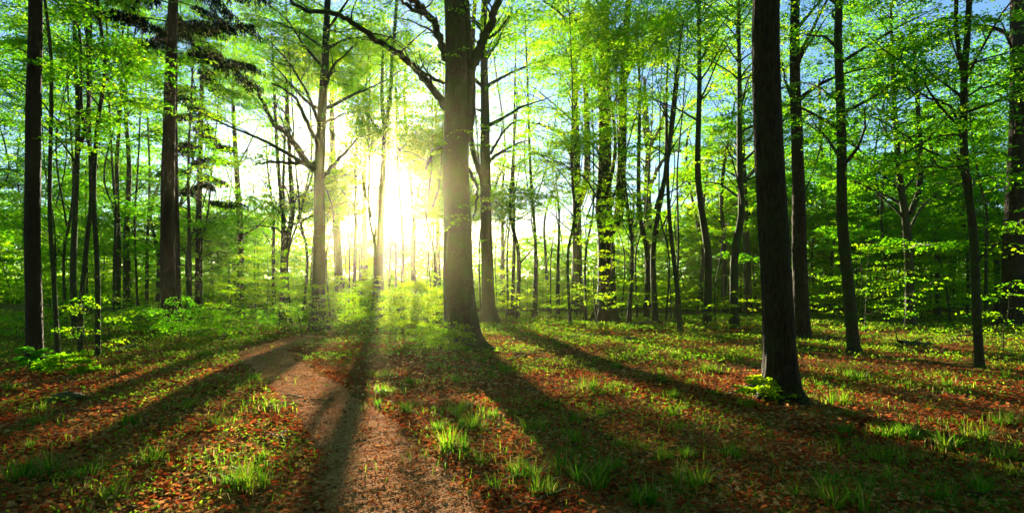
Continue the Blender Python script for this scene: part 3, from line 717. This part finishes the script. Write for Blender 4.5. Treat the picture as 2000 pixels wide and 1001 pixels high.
# ------------------------------------------------------------------ understory shrubs and saplings
def sapling(name, label, b, h, Rc, nl=10, group=None, tb_=0.1, cat='sapling', n_leaf=20, stems=1, dens=1, lsz=None):
    seed(label)
    X, Y, Z = gpt(*b); org = np.array([X, Y, Z - 0.02])
    root = empty(name, org, label, cat, group)
    tb = Buf(); cb = Buf(); A = []; D = []
    for s_ in range(stems):
        lean = np.array([U(-.12, .12) + (U(-.4, .4) if stems > 1 else 0), U(-.12, .12) + (U(-.3, .3) if stems > 1 else 0), 1.0])
        ax = wander(org, lean, h * U(.8, 1.05), max(.008, h * .0075), .003, 6, .1, .08)
        tube(tb, smooth_line(ax, 12), 6)
        for i in range(nl):
            f = 0.18 + 0.8 * (i + .5 * R.random()) / nl; q = f * 6; a_ = min(int(q), 5); w_ = q - a_
            p = ax[a_, :3] * (1 - w_) + ax[a_ + 1, :3] * w_
            az = i * GOLD + U(-.5, .5); Ln = Rc * (1.05 - .75 * f) * U(.7, 1.2)
            L2 = wander(p, [math.cos(az), math.sin(az), .25], Ln, .006 + .002 * h, .003, 5, -.2, .12)
            tube(tb, L2, 3)
            for q2 in range(1, 6):
                dq = L2[q2, :3] - L2[q2 - 1, :3]; dq /= np.linalg.norm(dq)
                for sg in ((0,) if q2 == 5 else (-1, 1)):
                    an = sg * U(.4, 1.1)
                    for _ in range(dens):
                        A.append(L2[q2, :3]); D.append([dq[0] * math.cos(an) - dq[1] * math.sin(an), dq[0] * math.sin(an) + dq[1] * math.cos(an), dq[2] * .3])
    lz = lsz or max(0.06, 0.0032 * Y)
    foliage(cb, A, norm(np.array(D)), min(0.55, Rc * .5), n_leaf // 2, lz, fine=Y < 20, gate=group is not None and h > 2, tbias=tb_, tilt=.45, droop=.12)
    tb.build('stem', M_BEECH, root, org); cb.build('foliage', M_LEAF, root, org, smooth=False)
    return root
sapling('young_beech', 'yellow-green layered young beech in front of the stout forked beech', (1168, 640), 5.2, 2.3, 15, tb_=.3)
sapling('young_beech', 'bright young beech spreading low sprays left of the stout forked beech', (1045, 614), 3.6, 3.0, 10, tb_=.3)
sapling('young_beech', 'leafy young beech spread around the foot of the trunk before the sun', (738, 650), 2.6, 2.2, 12, tb_=.25, dens=2)
sapling('young_beech', 'bright low young beech between trunk before the sun and massive beech', (790, 660), 2.1, 1.9, 11, tb_=.25, dens=2)
sapling('young_beech', 'bright young beech right of the crooked-limbed beech foot', (672, 655), 2.2, 1.9, 11, tb_=.22, dens=2)
sapling('young_beech', 'dense young beech at the foot of the crooked-limbed beech', (590, 658), 2.4, 1.7, 11, tb_=.05, dens=2)
sapling('young_beech', 'young beech with bright sprays glowing left of crooked-limbed beech', (520, 632), 5.2, 3.6, 16, tb_=.25, dens=2)
sapling('young_beech', 'broad young beech behind the low-needled spruce, lit green', (450, 628), 5.5, 3.6, 16, tb_=.12, dens=2)
sapling('young_beech', 'small young beech beside the big faded path bend', (470, 648), 2.4, 2.0, 10, tb_=.1)
sapling('young_beech', 'bright spray-topped sapling between the slender trees on the left', (176, 700), 1.8, 1.1, 7, tb_=.1)
sapling('young_beech', 'sapling with pale sprays by the slender wavy tree on the left', (212, 668), 2.6, 1.4, 8, tb_=.2)
sapling('leafy_shrub', 'leafy shrub at the foot of the leftmost thick spruce trunk', (60, 730), 0.6, .38, 5, tb_=-.6, stems=3, cat='shrub')  # leaf tint lowered to paint the shade this shrub stands in
sapling('leafy_shrub', 'small leafy shrub right of the leftmost spruce foot', (128, 735), 0.5, .5, 6, stems=3, cat='shrub', tb_=0)
sapling('leafy_shrub', 'leafy low shrub left of the massive beech foot', (858, 690), .9, .8, 9, stems=3, cat='shrub', tb_=.15)
sapling('leafy_shrub', 'bright sprig of leaves at the foot of the big rough trunk', (1490, 782), .5, .38, 5, stems=2, cat='shrub', tb_=.25)
sapling('young_beech', 'bare-stemmed sapling with wide flat spray beside the sunlit-foot stem', (1755, 672), 2.6, 2.3, 10, tb_=.1)
sapling('young_beech', 'leafy sapling hanging sprays just right of the wavy forking tree', (1960, 690), 2.3, 1.5, 9, tb_=0)
sapling('young_beech', 'low sapling spreading leaves over the sunlit-foot stem', (1690, 650), 4.2, 2.8, 12, tb_=.12)
sapling('young_beech', 'pale young beech between the dark straight tree and slim tree behind', (1600, 625), 4.2, 2.6, 12, tb_=.2)
sapling('young_beech', 'glowing young beech right in front of the slim trunk before the sun', (770, 672), 2.5, 1.6, 12, tb_=.4, dens=3, lsz=.085)
sapling('young_beech', 'low glowing young beech close to the massive beech at its left', (838, 664), 2.3, 1.5, 12, tb_=.4, dens=3, lsz=.085)
shr = [(30, 668), (255, 655), (300, 668), (410, 655), (430, 668), (545, 650), (355, 672), (120, 660)]
for k, (px, py) in enumerate(shr):
    sapling('leafy_shrub', ['dim leafy shrub on the far left beyond the leftmost spruce', 'leafy shrub below the two slim upright trees', 'leafy shrub at the left of the spruce pair', 'leafy shrub right of the small low-needled spruce', 'low shrub in front of the small low-needled spruce', 'shrub beside the lit bend of the path', 'low shrub before the foot of the spruce pair', 'shrub behind the thin wavy tree on the left'][k],
            (px, py), U(1.0, 1.7), U(1, 1.5), 7, stems=3, cat='shrub', tb_=-.25, group='leafy shrubs along the left edge of the clearing')
usp = []
for (x0, x1, where), cnt in zip(ZONES, [5, 11, 11, 5, 6, 12, 7, 9, 6, 13, 9]):
    pxs = sorted((np.arange(cnt) + U(0.1, 0.9, cnt)) / cnt * (x1 - x0) + x0)
    half = (x1 - x0) / cnt * .5
    seed('y' + where)
    spots = sorted(best_spot(x0 + (i + .5) * half * 2, half, 27, 60) for i in range(cnt))
    for k, (px, Y) in enumerate(spots):
        seed('y' + where + str(k))
        sapling('young_tree', f'{ORD[k]} leafy young tree from the left {where}', (px, HZ + EYE * F / Y), U(3.0, 8.0), U(2.2, 3.8), 15, group='young leafy trees ' + where, tb_=.2 if 500 < px < 1500 else .05, dens=2, cat='young tree')  # lighter leaf tint mid-view stands in for the stronger light

# far wood: one continuous mass beyond the last trees
fb = Buf()
def far_wood():
    seed('far_wood()')
    n = 42000
    px = U(-500, 2500, n); Y = U(64, 100, n)
    hump = 1.0
    A = np.stack([(px - 1000) / F * Y, Y, np.where(U(0, 1, n) < .35, U(0, 1, n) * 3.5, U(0, 1, n) * 17)], 1)
    c = nz(A[:, 0] * .25, A[:, 2] * .5, 2) + nz(A[:, 0] * .7, A[:, 2] * .9, 7) * .5
    top = 10.5 + 2.5 * np.exp(-((px - 850) / 400) ** 2) + 2.5 * nz(px * .012, px * 0, 1)
    s = (A[:, 2] < top) & ((c > -1.0) | (A[:, 2] < 4))
    A = A[s]
    az = U(0, 6.28, len(A))
    D = np.stack([np.cos(az), np.sin(az), U(-.2, .2, len(A))], 1)
    foliage(fb, A, D, 2.6, 26, 0.36, tilt=.6, frame=False, tbias=.05)
    tk = Buf()
    for i in range(170):
        px = U(-400, 2400); Y = U(72, 110); X = (px - 1000) / F * Y
        if 660 < px < 880 and R.random() < .8: continue
        z = float(ground(X, Y)); r = U(.07, .2)
        L = wander([X, Y, z - .1], [U(-.04, .04), 0, 1], U(12, 17), r, r * .3, 5, 0, .03)
        tube(tk, L, 5, m=1)
    for v, f in zip(tk.v, tk.f): pass
    off = fb.n
    fb.v += tk.v; fb.f += [f + off for f in tk.f]; fb.t += tk.t; fb.m += tk.m; fb.n += tk.n
far_wood()
tag(fb.build('distant_wood', [M_LEAF, M_BEECH], smooth=False), 'hazy mass of far-off green woodland closing the view', 'woodland', kind='stuff')

# the wood's unseen rest, overhead and behind the viewer, added to dim sky light
def wood_around():
    seed('wood_around()')
    b = Buf()
    n = 9000
    X = U(-38, 38, n); Y = U(-34, 24, n); Z = U(11.5, 19, n)
    over = (Z > np.maximum(Y, 0) * 0.50 + 3.5)
    n2 = 8000
    a = U(0.55 * pi, 1.45 * pi, n2) ; rr = U(14, 40, n2)      # behind and to the sides
    X2 = np.sin(a) * rr; Y2 = np.cos(a) * rr; Z2 = U(.6, 15, n2)
    A = np.concatenate([np.stack([X, Y, Z], 1)[over], np.stack([X2, Y2, Z2], 1)])
    az = U(0, 6.28, len(A)); D = np.stack([np.cos(az), np.sin(az), U(-.2, .2, len(A))], 1)
    foliage(b, A, D, 1.9, 22, 0.30, gate=False, frame=False, tilt=.5)
    k0 = b.n; tk = Buf()
    for i in range(70):
        a = U(.6 * pi, 1.4 * pi); q = U(9, 36); x, y = math.sin(a) * q, math.cos(a) * q; r_ = U(.1, .35)
        tube(tk, wander([x, y, -.1], [U(-.04, .04), 0, 1], 17, r_, r_ * .4, 5, 0, .03), 8, .3, 0, 1)
    b.v += tk.v; b.f += [f + k0 for f in tk.f]; b.t += tk.t; b.m += tk.m
    tag(b.build('surrounding_wood', [M_LEAF, M_BEECH], smooth=False), 'unseen leafy beech wood added overhead and behind for its shade', 'woodland', kind='stuff')
wood_around()

# ------------------------------------------------------------------ forest floor: litter, herbs, grass, dead wood
def litter():
    seed('litter()')
    b = Buf()
    for y0, y1, dn, sz in ((3.0, 5, 640, .056), (5, 8, 480, .060), (8, 13, 270, .066), (13, 21, 110, .08), (21, 36, 32, .12)):
        area = (y1 ** 2 - y0 ** 2) * 1.3; n = int(area * dn)
        Y = np.sqrt(U(y0 ** 2, y1 ** 2, n)); X = U(-1.3, 1.3, n) * Y
        pd = path_dist(X, Y)
        pd = pd + .22 * nz(X * 3.1, Y * 3.1, 31); k = np.where(pd < 1.0, .2 + .6 * np.clip(pd, 0, 1) ** 2, 1.0) * np.clip(.75 + .5 * nz(X * 1.8, Y * 1.8, 4), .25, 1)
        s = R.random(n) < k; X, Y = X[s], Y[s]; n = len(X)
        az = U(0, 6.28, n)
        Ux = norm(np.stack([np.cos(az), np.sin(az), R.normal(0, .3, n)], 1)); up = norm(np.stack([R.normal(0, .5, n), R.normal(0, .5, n), np.ones(n)], 1))
        Vx = norm(np.cross(up, Ux))
        C = np.stack([X, Y, ground(X, Y) + U(.010, .045, n)], 1)
        ln = sz * U(.6, 1.35, n) * np.where(path_dist(X, Y) < 1, .5, 1) * np.where(R.random(n) < .25, .5, 1)
        redp = nz(X * .9, Y * .9, 12)
        tint = np.clip(U(.1, 1, n) - .25 * (redp > .1) + R.normal(0, .1, n), 0, 1)
        leaves(b, C, Ux, Vx, ln, ln * .62, y0 < 12, tint)
    tag(b.build('leaf_litter', M_LITTER, smooth=False), 'loose brown and reddish fallen beech leaves on the floor', 'fallen leaves', kind='stuff')
litter()
def crumbs():
    seed('crumbs()')
    b = Buf(); n = 34000
    k = R.integers(0, len(cp2), n); w = R.normal(0, .42, n)
    keep = (cp2[k, 1] > 3) ; k, w = k[keep], w[keep]; n = len(k)
    X = cp2[k, 0] + nv[k, 0] * w * cp2[k, 2] + R.normal(0, .05, n); Y = cp2[k, 1] + nv[k, 1] * w * cp2[k, 2] + R.normal(0, .06, n)
    az = U(0, 6.28, n); Ux = norm(np.stack([np.cos(az), np.sin(az), R.normal(0, .35, n)], 1))
    Vx = norm(np.cross(norm(np.stack([R.normal(0, .5, n), R.normal(0, .5, n), np.ones(n)], 1)), Ux))
    ln = np.exp(R.normal(-3.95, .5, n))
    leaves(b, np.stack([X, Y, ground(X, Y) + U(.030, .046, n)], 1), Ux, Vx, ln, ln * U(.25, .7, n), False, np.where(R.random(n) < .18, 0, U(.5, 1, n)))
    tag(b.build('leaf_crumbs', M_LITTER, smooth=False), 'crumbled leaf bits, bud scales and chips scattered on the path', 'leaf crumbs', kind='stuff')
crumbs()

def greens():
    seed('greens()')
    b = Buf()
    # small two- to four-leaved seedlings and short blades in drifts
    for y0, y1, dn, sz in ((3.2, 8, 260, .030), (8, 14, 160, .042), (14, 24, 100, .065), (24, 48, 36, .12)):
        area = (y1 ** 2 - y0 ** 2) * 1.3; n = int(area * dn)
        Y = np.sqrt(U(y0 ** 2, y1 ** 2, n)); X = U(-1.3, 1.3, n) * Y
        px = 1000 + F * X / Y
        dr = nz(X * .8, Y * .8, 21) + .5 * nz(X * 2.6, Y * 2.6, 6) + (.5 if y0 >= 14 else .12) + np.where((px < 560) & (Y > 5), .25, 0)
        k = np.clip(dr * 1.1 - .05, .02, .9) * np.where(path_dist(X, Y) < 1.05, .05, 1)
        s = R.random(n) < k; X, Y = X[s], Y[s]; n = len(X)
        g = ground(X, Y); hh = sz * U(.6, 2.0, n)
        for j in range(3):
            az = U(0, 6.28, n); e = U(-.1, .9, n)
            Ux = np.stack([np.cos(az) * np.cos(e), np.sin(az) * np.cos(e), np.sin(e)], 1)
            Vx = norm(np.cross(Ux, norm(np.stack([R.normal(0, .3, n), R.normal(0, .3, n), np.ones(n)], 1))))
            ln = sz * U(.6, 1.3, n)
            C = np.stack([X, Y, g + hh], 1) + Ux * ln[:, None] * .5
            leaves(b, C, Ux, Vx, ln, ln * .55, False, np.clip(U(.1, .9, n), 0, 1))
    tag(b.build('ground_cover', M_GRASS, smooth=False), 'low green seedlings and herbs spread between the fallen leaves', 'ground cover', kind='stuff')
greens()

def tuft_mesh(h, n, spread, cl=1):
    b = Buf(); cc = R.normal(0, spread * 1.0, (cl, 2)) * (cl > 1)
    for i in range(n):
        az = U(0, 6.28); r = U(0, spread) ; lean = U(.15, 1.25); c_ = cc[i % cl]
        p = np.array([math.cos(az) * r + c_[0], math.sin(az) * r + c_[1], 0]); d = np.array([math.cos(az + U(-.6, .6)), math.sin(az + U(-.6, .6)), 0])
        L = h * U(.5, 1.1); w = .0035 + .003 * R.random(); s_ = np.array([-d[1], d[0], 0])
        q = np.linspace(0, 1, 5); P = p + d * (lean * L * q[:, None] ** 2) + np.array([0, 0, 1]) * (L * q * (1 - .28 * lean * q))[:, None]
        ww = (w * (1 - q ** 1.5) + .0004)[:, None]
        V = np.stack([P - s_ * ww, P + s_ * ww], 1).reshape(-1, 3)
        f = [[2 * k, 2 * k + 1, 2 * k + 3, 2 * k + 2] for k in range(4)]
        b.add(V, f, 1.0 if R.random() < .12 else U(.0, .75))
    return b
seed('tufts')
protos = [tuft_mesh(h, n, s_, cl).build('grass_tuft', M_GRASS, smooth=True) for h, n, s_, cl in ((.24, 70, .06, 2), (.17, 60, .08, 3), (.13, 40, .06, 2), (.27, 110, .08, 4), (.20, 38, .10, 3), (.15, 75, .10, 5), (.22, 26, .05, 1), (.11, 30, .10, 4))]
used = [False] * 8; TP = []
def tuft(px, py, k, sc, label, group=None):
    X, Y, Z = gpt(px, py)
    o = protos[k] if not used[k] else protos[k].copy()
    if used[k]: COL.objects.link(o)
    used[k] = True; TP.append((X, Y, sc))
    o.location = (X, Y, Z - .004); o.rotation_euler = (0, 0, U(0, 6.28)); o.scale = (sc * U(.9, 1.2),) * 2 + (sc,)
    tag(o, label, 'grass tuft', group)
NAMED = [(70, 920, 3, 1.0, 'big bright grass tuft low at the left edge'), (262, 832, 0, 1.0, 'bright grass tuft on the lit strip above the long left shadow'), (365, 800, 1, .9, 'small grass tuft up the lit strip beside the long left shadow'),
         (438, 952, 0, .8, 'grass tuft on red leaves left of the path'), (503, 930, 1, 1.1, 'dark grass tuft at the shaded left edge of the path'), (515, 800, 2, 1.2, 'small grass tuft where the path narrows'),
         (848, 838, 0, .75, 'small bright grass tuft at the right edge of the path'), (893, 885, 3, 1.0, 'large bright grass tuft right of the path'), (925, 905, 2, 1.2, 'low grass tuft touching the large bright one'),
         (957, 958, 0, .7, 'small round grass tuft near the bottom right of the path'), (1012, 935, 3, .75, 'ragged grass tuft between the path and twin bright tufts'), (1143, 940, 3, .95, 'large bright grass tuft near the bottom middle'),
         (1108, 912, 0, .8, 'grass tuft just left of the large bottom middle one'), (1050, 835, 3, .9, 'dark green grass tuft in the massive beech shadow'), (965, 810, 0, .8, 'grass tuft on red leaves below the massive beech'),
         (805, 745, 0, .9, 'grass tuft right of the slim trunk shadow'), (750, 765, 1, 1.2, 'wide grass tuft beside the slim trunk shadow'), (735, 790, 0, .7, 'lower grass tuft along the slim trunk shadow'),
         (1215, 698, 1, 1.3, 'bright grass tuft left of the pair below the stout forked beech'), (1255, 690, 0, 1.1, 'bright grass tuft right of the pair below the stout forked beech'),
         (1300, 740, 0, .9, 'grass tuft below the bare curving tree'), (1390, 720, 3, .9, 'bright grass tuft left of the big rough trunk'), (1315, 775, 0, .9, 'grass tuft between bare curving tree and rough trunk'),
         (1415, 890, 0, 1.0, 'shaded grass tuft bottom right of centre'), (1340, 950, 3, 1.0, 'dark broad grass tuft at the bottom right of centre'), (1672, 985, 3, .9, 'dark grass tuft at the bottom edge on the right'),
         (1790, 860, 0, 1.1, 'green grass tuft among red leaves on the right'), (1860, 880, 0, 1.1, 'green grass tuft right of the one among red leaves'), (1745, 900, 3, .8, 'yellow-green grass tuft low on the right'),
         (1735, 850, 1, 1.2, 'shaded grass tuft left of the tufts on red leaves'), (1650, 850, 0, .8, 'small grass tuft right of the rough trunk foot'), (1950, 830, 0, 1.2, 'grass tuft near the right edge'),
         (1970, 690, 0, 1.0, 'grass tuft below the right edge trunk'), (1960, 900, 1, 1.0, 'dark grass tuft at the bottom right corner'), (1450, 790, 3, .7, 'grass tuft left of the rough trunk foot')]
for a in NAMED: tuft(*a)
TZ = [(0, 560, 'left of the path', 20, (720, 1000)), (700, 1000, 'between slim trunk shadow and massive beech', 14, (705, 860)), (1000, 1250, 'below the stout forked beech', 20, (690, 990)),
      (1250, 1480, 'left of the rough trunk', 18, (690, 990)), (1560, 1780, 'shortly right of the rough trunk', 18, (730, 990)), (1780, 2000, 'toward the right edge', 18, (730, 990))]
BANDS = [(0, 760, 'set back'), (760, 870, 'midway forward'), (870, 1100, 'near the bottom edge')]
for x0, x1, where, cnt, (y0, y1) in TZ:
    seed(where)
    pts = []
    while len(pts) < cnt:
        px, py = U(x0, x1), y0 + (y1 - y0) * R.random() ** 1.3
        X, Y, Z = gpt(px, py)
        if path_dist(np.array([X]), np.array([Y]))[0] > 1.15: pts.append((px, py))
    for b0, b1, wb in BANDS:
        for k, (px, py) in enumerate(sorted(p for p in pts if b0 <= p[1] < b1)):
            tuft(px, py, int(R.integers(0, 8)), U(.55, 1.1), f'{ORD[k]} small tuft from left {where}, {wb}', 'small grass tufts ' + where)

def loose_grass():
    seed('loose')
    b = Buf(); P = np.array(TP); P = P[P[:, 1] < 22]
    for X0, Y0, sc in P:
        n = int(46 * sc + 10); rad = U(.12, .45)
        X = X0 + R.normal(0, rad, n); Y = Y0 + R.normal(0, rad * .8, n); g = ground(X, Y)
        h = U(.04, .17, n) * sc; az = U(0, 6.28, n); ln = U(.2, 1.6, n)
        d = np.stack([np.cos(az), np.sin(az), np.zeros(n)], 1); sd = np.stack([-d[:, 1], d[:, 0], d[:, 2]], 1) * (.0022 + .0009 * Y)[:, None] * .55
        B0 = np.stack([X, Y, g], 1); M = B0 + d * (ln * h * .25)[:, None] + np.array([0, 0, .6]) * h[:, None]; T = B0 + d * (ln * h)[:, None] + np.array([0, 0, 1.]) * (h * (1 - .35 * ln))[:, None]
        V = np.stack([B0 - sd, B0 + sd, M + sd, M - sd, T + sd * .15, T - sd * .15], 1)
        k = np.arange(n)[:, None] * 6
        tn = np.where(R.random(n) < .2, 1.0, U(0, .75, n))
        b.add(V, np.concatenate([k + np.array([[0, 1, 2, 3]]), k + np.array([[3, 2, 4, 5]])]), np.concatenate([tn, tn]))
    tag(b.build('loose_grass', M_GRASS), 'loose bent green and straw grass blades around the tufts', 'grass', kind='stuff')
loose_grass()
seed('twigs')
for x0, x1, where in ((0, 560, 'left of the path'), (860, 1200, 'right of the path'), (1200, 1500, 'left of the rough trunk'), (1560, 2000, 'right of the rough trunk')):
    for k, px in enumerate(sorted(U(x0, x1, 9))):
        py = 640 + 340 * R.random() ** 1.2; X, Y, Z = gpt(px, py)
        tb = Buf(); az = U(0, 6.28); Lt = U(.3, .9) * (1 + Y * .03); r_ = .006 + .0006 * Y
        L_ = wander([X, Y, Z + .02], [math.cos(az), math.sin(az), 0], Lt, r_, r_ * .5, 6, 0, .16); L_[:, 2] = ground(L_[:, 0], L_[:, 1]) + .02 + r_ + np.abs(R.normal(0, .012, 7))
        tube(tb, smooth_line(L_, 14), 6)
        for _ in range(int(R.integers(1, 4))):
            j = int(R.integers(1, 6)); a2 = az + R.choice([-1, 1]) * U(.4, .9)
            tube(tb, wander(L_[j, :3], [math.cos(a2), math.sin(a2), .25], Lt * U(.2, .4), r_ * .6, .002, 4, -.1, .15), 5)
        tag(tb.build('fallen_twig', M_WOOD, None, (X, Y, Z)), f'{ORD[k]} dry fallen twig from the left, on the floor {where}', 'twig', 'dry twigs on the floor ' + where)

def fallen(name, label, cat, pts, w, m=M_WOOD, twigs=3):
    P = []
    for px, py, dz in pts:
        X, Y, Z = gpt(px, py); P.append([X, Y, Z + dz])
    P = np.array(P); Y = P[:, 1].mean(); org = P[0].copy()
    rr = np.linspace(w, w * .35, len(P)) * .5 / F * Y
    L = smooth_line(np.hstack([P, rr[:, None]]), 6 * len(P)); L[1:-1, :3] += R.normal(0, rr.mean() * .25, (len(L) - 2, 3))
    L[:, 2] += rr.mean() * .6
    b = Buf(); tube(b, L, 7, 0, .06)
    for i in range(twigs):
        j = int(R.integers(3, len(L) - 1)); tube(b, wander(L[j, :3], [U(-1, 1), U(-1, 1), U(0, .7)], U(.2, .7), L[j, 3] * .45, .003, 4, 0, .2), 4)
    tag(b.build(name, m, None, org), label, cat)
fallen('fallen_branch', 'fallen branch on the floor below the tall parallel-stemmed beech', 'branch', [(1075, 668, .0), (1130, 660, .03), (1190, 655, .05)], 5)
fallen('fallen_branch', 'dark fallen branch right of the stout forked beech foot', 'branch', [(1215, 640, .0), (1260, 634, .08), (1320, 632, .03)], 7)
fallen('fallen_branch', 'fallen branch left of the bare curving tree foot', 'branch', [(1345, 648, .0), (1370, 642, .05), (1402, 639, .0)], 5)
fallen('fallen_branch', 'thin branch lying on the floor below the massive beech', 'branch', [(995, 702, 0), (1030, 690, .02), (1060, 686, .03)], 4)
fallen('fallen_branch', 'mossy root-like branch left of the rough trunk foot', 'branch', [(1478, 757, .10), (1440, 765, .02), (1408, 772, .0)], 9)
fallen('fallen_branch', 'short twig on the path bend', 'branch', [(552, 737, 0), (570, 738, .02), (588, 740, .0)], 4, twigs=1)
fallen('fallen_branch', 'small dark stick on the shaded path', 'branch', [(690, 866, 0), (703, 863, .01), (716, 860, .0)], 8, twigs=0)
fallen('fallen_branch', 'thin stick lying right of the path on red leaves', 'branch', [(945, 842, 0), (965, 834, .02), (985, 828, .03)], 6, twigs=1)
fallen('fallen_branch', 'long grey fallen bough lying behind the bare curving tree', 'branch', [(1290, 622, .05), (1340, 618, .25), (1410, 620, .05)], 6, twigs=7)
fallen('fallen_branch', 'crooked fallen bough between the dark straight and sunlit-foot trees', 'branch', [(1590, 668, 0), (1618, 662, .12), (1650, 660, .05)], 6, twigs=5)
fallen('fallen_branch', 'broken bough under the slim upright trees on the left', 'branch', [(225, 690, 0), (262, 684, .1), (305, 686, .02)], 7, twigs=5)
fallen('fallen_branch', 'crooked branch near the right edge behind the wavy forking tree', 'branch', [(1850, 668, 0), (1885, 662, .1), (1935, 664, .03)], 6, twigs=5)
fallen('fallen_log', 'dark decaying log behind the reddish leaves at the right', 'log', [(1758, 676, .02), (1785, 674, .03), (1822, 672, .0)], 17)
fallen('fallen_log', 'dark mossy log in front of the straight right middle trees', 'log', [(1218, 670, .0), (1238, 668, .02), (1258, 667, .0)], 14)
def lump(name, label, cat, b, sx, sy, sz, m):
    X, Y, Z = gpt(*b); org = np.array([X, Y, Z])
    nu, nv_ = 20, 12; th = np.linspace(0, 2 * pi, nu, endpoint=False); ph = np.linspace(-.3, pi / 2 - .02, nv_)
    T, Pp = np.meshgrid(th, ph); r = 1 + .14 * np.sin(3 * T + 1) * np.cos(Pp) + .1 * np.sin(5 * T + 4 * Pp) + .06 * np.sin(9 * T - 5 * Pp)
    V = np.stack([sx * r * np.cos(T) * np.cos(Pp), sy * r * np.sin(T) * np.cos(Pp), sz * r * np.sin(Pp)], -1) + org
    idx = np.arange(nu * nv_).reshape(nv_, nu); nx = np.roll(idx, -1, 1)
    bb = Buf(); bb.add(V, np.stack([idx[:-1], nx[:-1], nx[1:], idx[1:]], -1)); tag(bb.build(name, m, None, org), label, cat)
def stump(label, b, r, h):
    X, Y, Z = gpt(*b); org = np.array([X, Y, Z - .03]); bb = Buf()
    z = np.linspace(0, h, 10); L = np.stack([np.full(10, X), np.full(10, Y), org[2] + z, np.full(10, r)], 1)
    L = np.vstack([L, [X, Y, org[2] + h + .01, r * .8], [X, Y, org[2] + h - .02, .01]])
    tube(bb, L, 18, .5, .05); tag(bb.build('tree_stump', M_WOOD, None, org), label, 'stump')
stump('short broken stump beside the log at the right', (1731, 637), .16, .45)
lump('mossy_boulder', 'dark low mossy boulder on the shaded floor at the left', 'boulder', (130, 782), .26, .2, .11, M_WOOD)
lump('brush_mound', 'dark mound of brush near the stump at the right', 'mound', (1777, 634), .55, .4, .32, M_WOOD)
for k, (px, py) in enumerate([(712, 862), (690, 872), (775, 978)]):
    lump('stone', ['dark flat stone in the middle of the path', 'smaller dark stone left of the flat one on the path', 'dark stone at the bottom of the path'][k], 'stone', (px, py), .035, .025, .018, M_WOOD)

# ------------------------------------------------------------------ haze
hm, nt, out = mat('haze')
pv = nt.nodes.new('ShaderNodeVolumePrincipled')
pv.inputs['Color'].default_value = (1.0, 0.97, 0.52, 1)
pv.inputs['Density'].default_value = 0.0003
pv.inputs['Anisotropy'].default_value = 0.90
nt.links.new(pv.outputs[0], out.inputs['Volume'])
hb = Buf()
x0, x1, y0, y1, z0, z1 = -760., 760., -90., 800., -2., 34.
V = [(x, y, z) for z in (z0, z1) for x, y in ((x0, y0), (x1, y0), (x1, y1), (x0, y1))]
hb.add(V, [(0, 3, 2, 1), (4, 5, 6, 7), (0, 1, 5, 4), (1, 2, 6, 5), (2, 3, 7, 6), (3, 0, 4, 7)])
tag(hb.build('haze', hm, smooth=False), 'thin sunlit morning haze filling the wood', 'haze', kind='stuff')
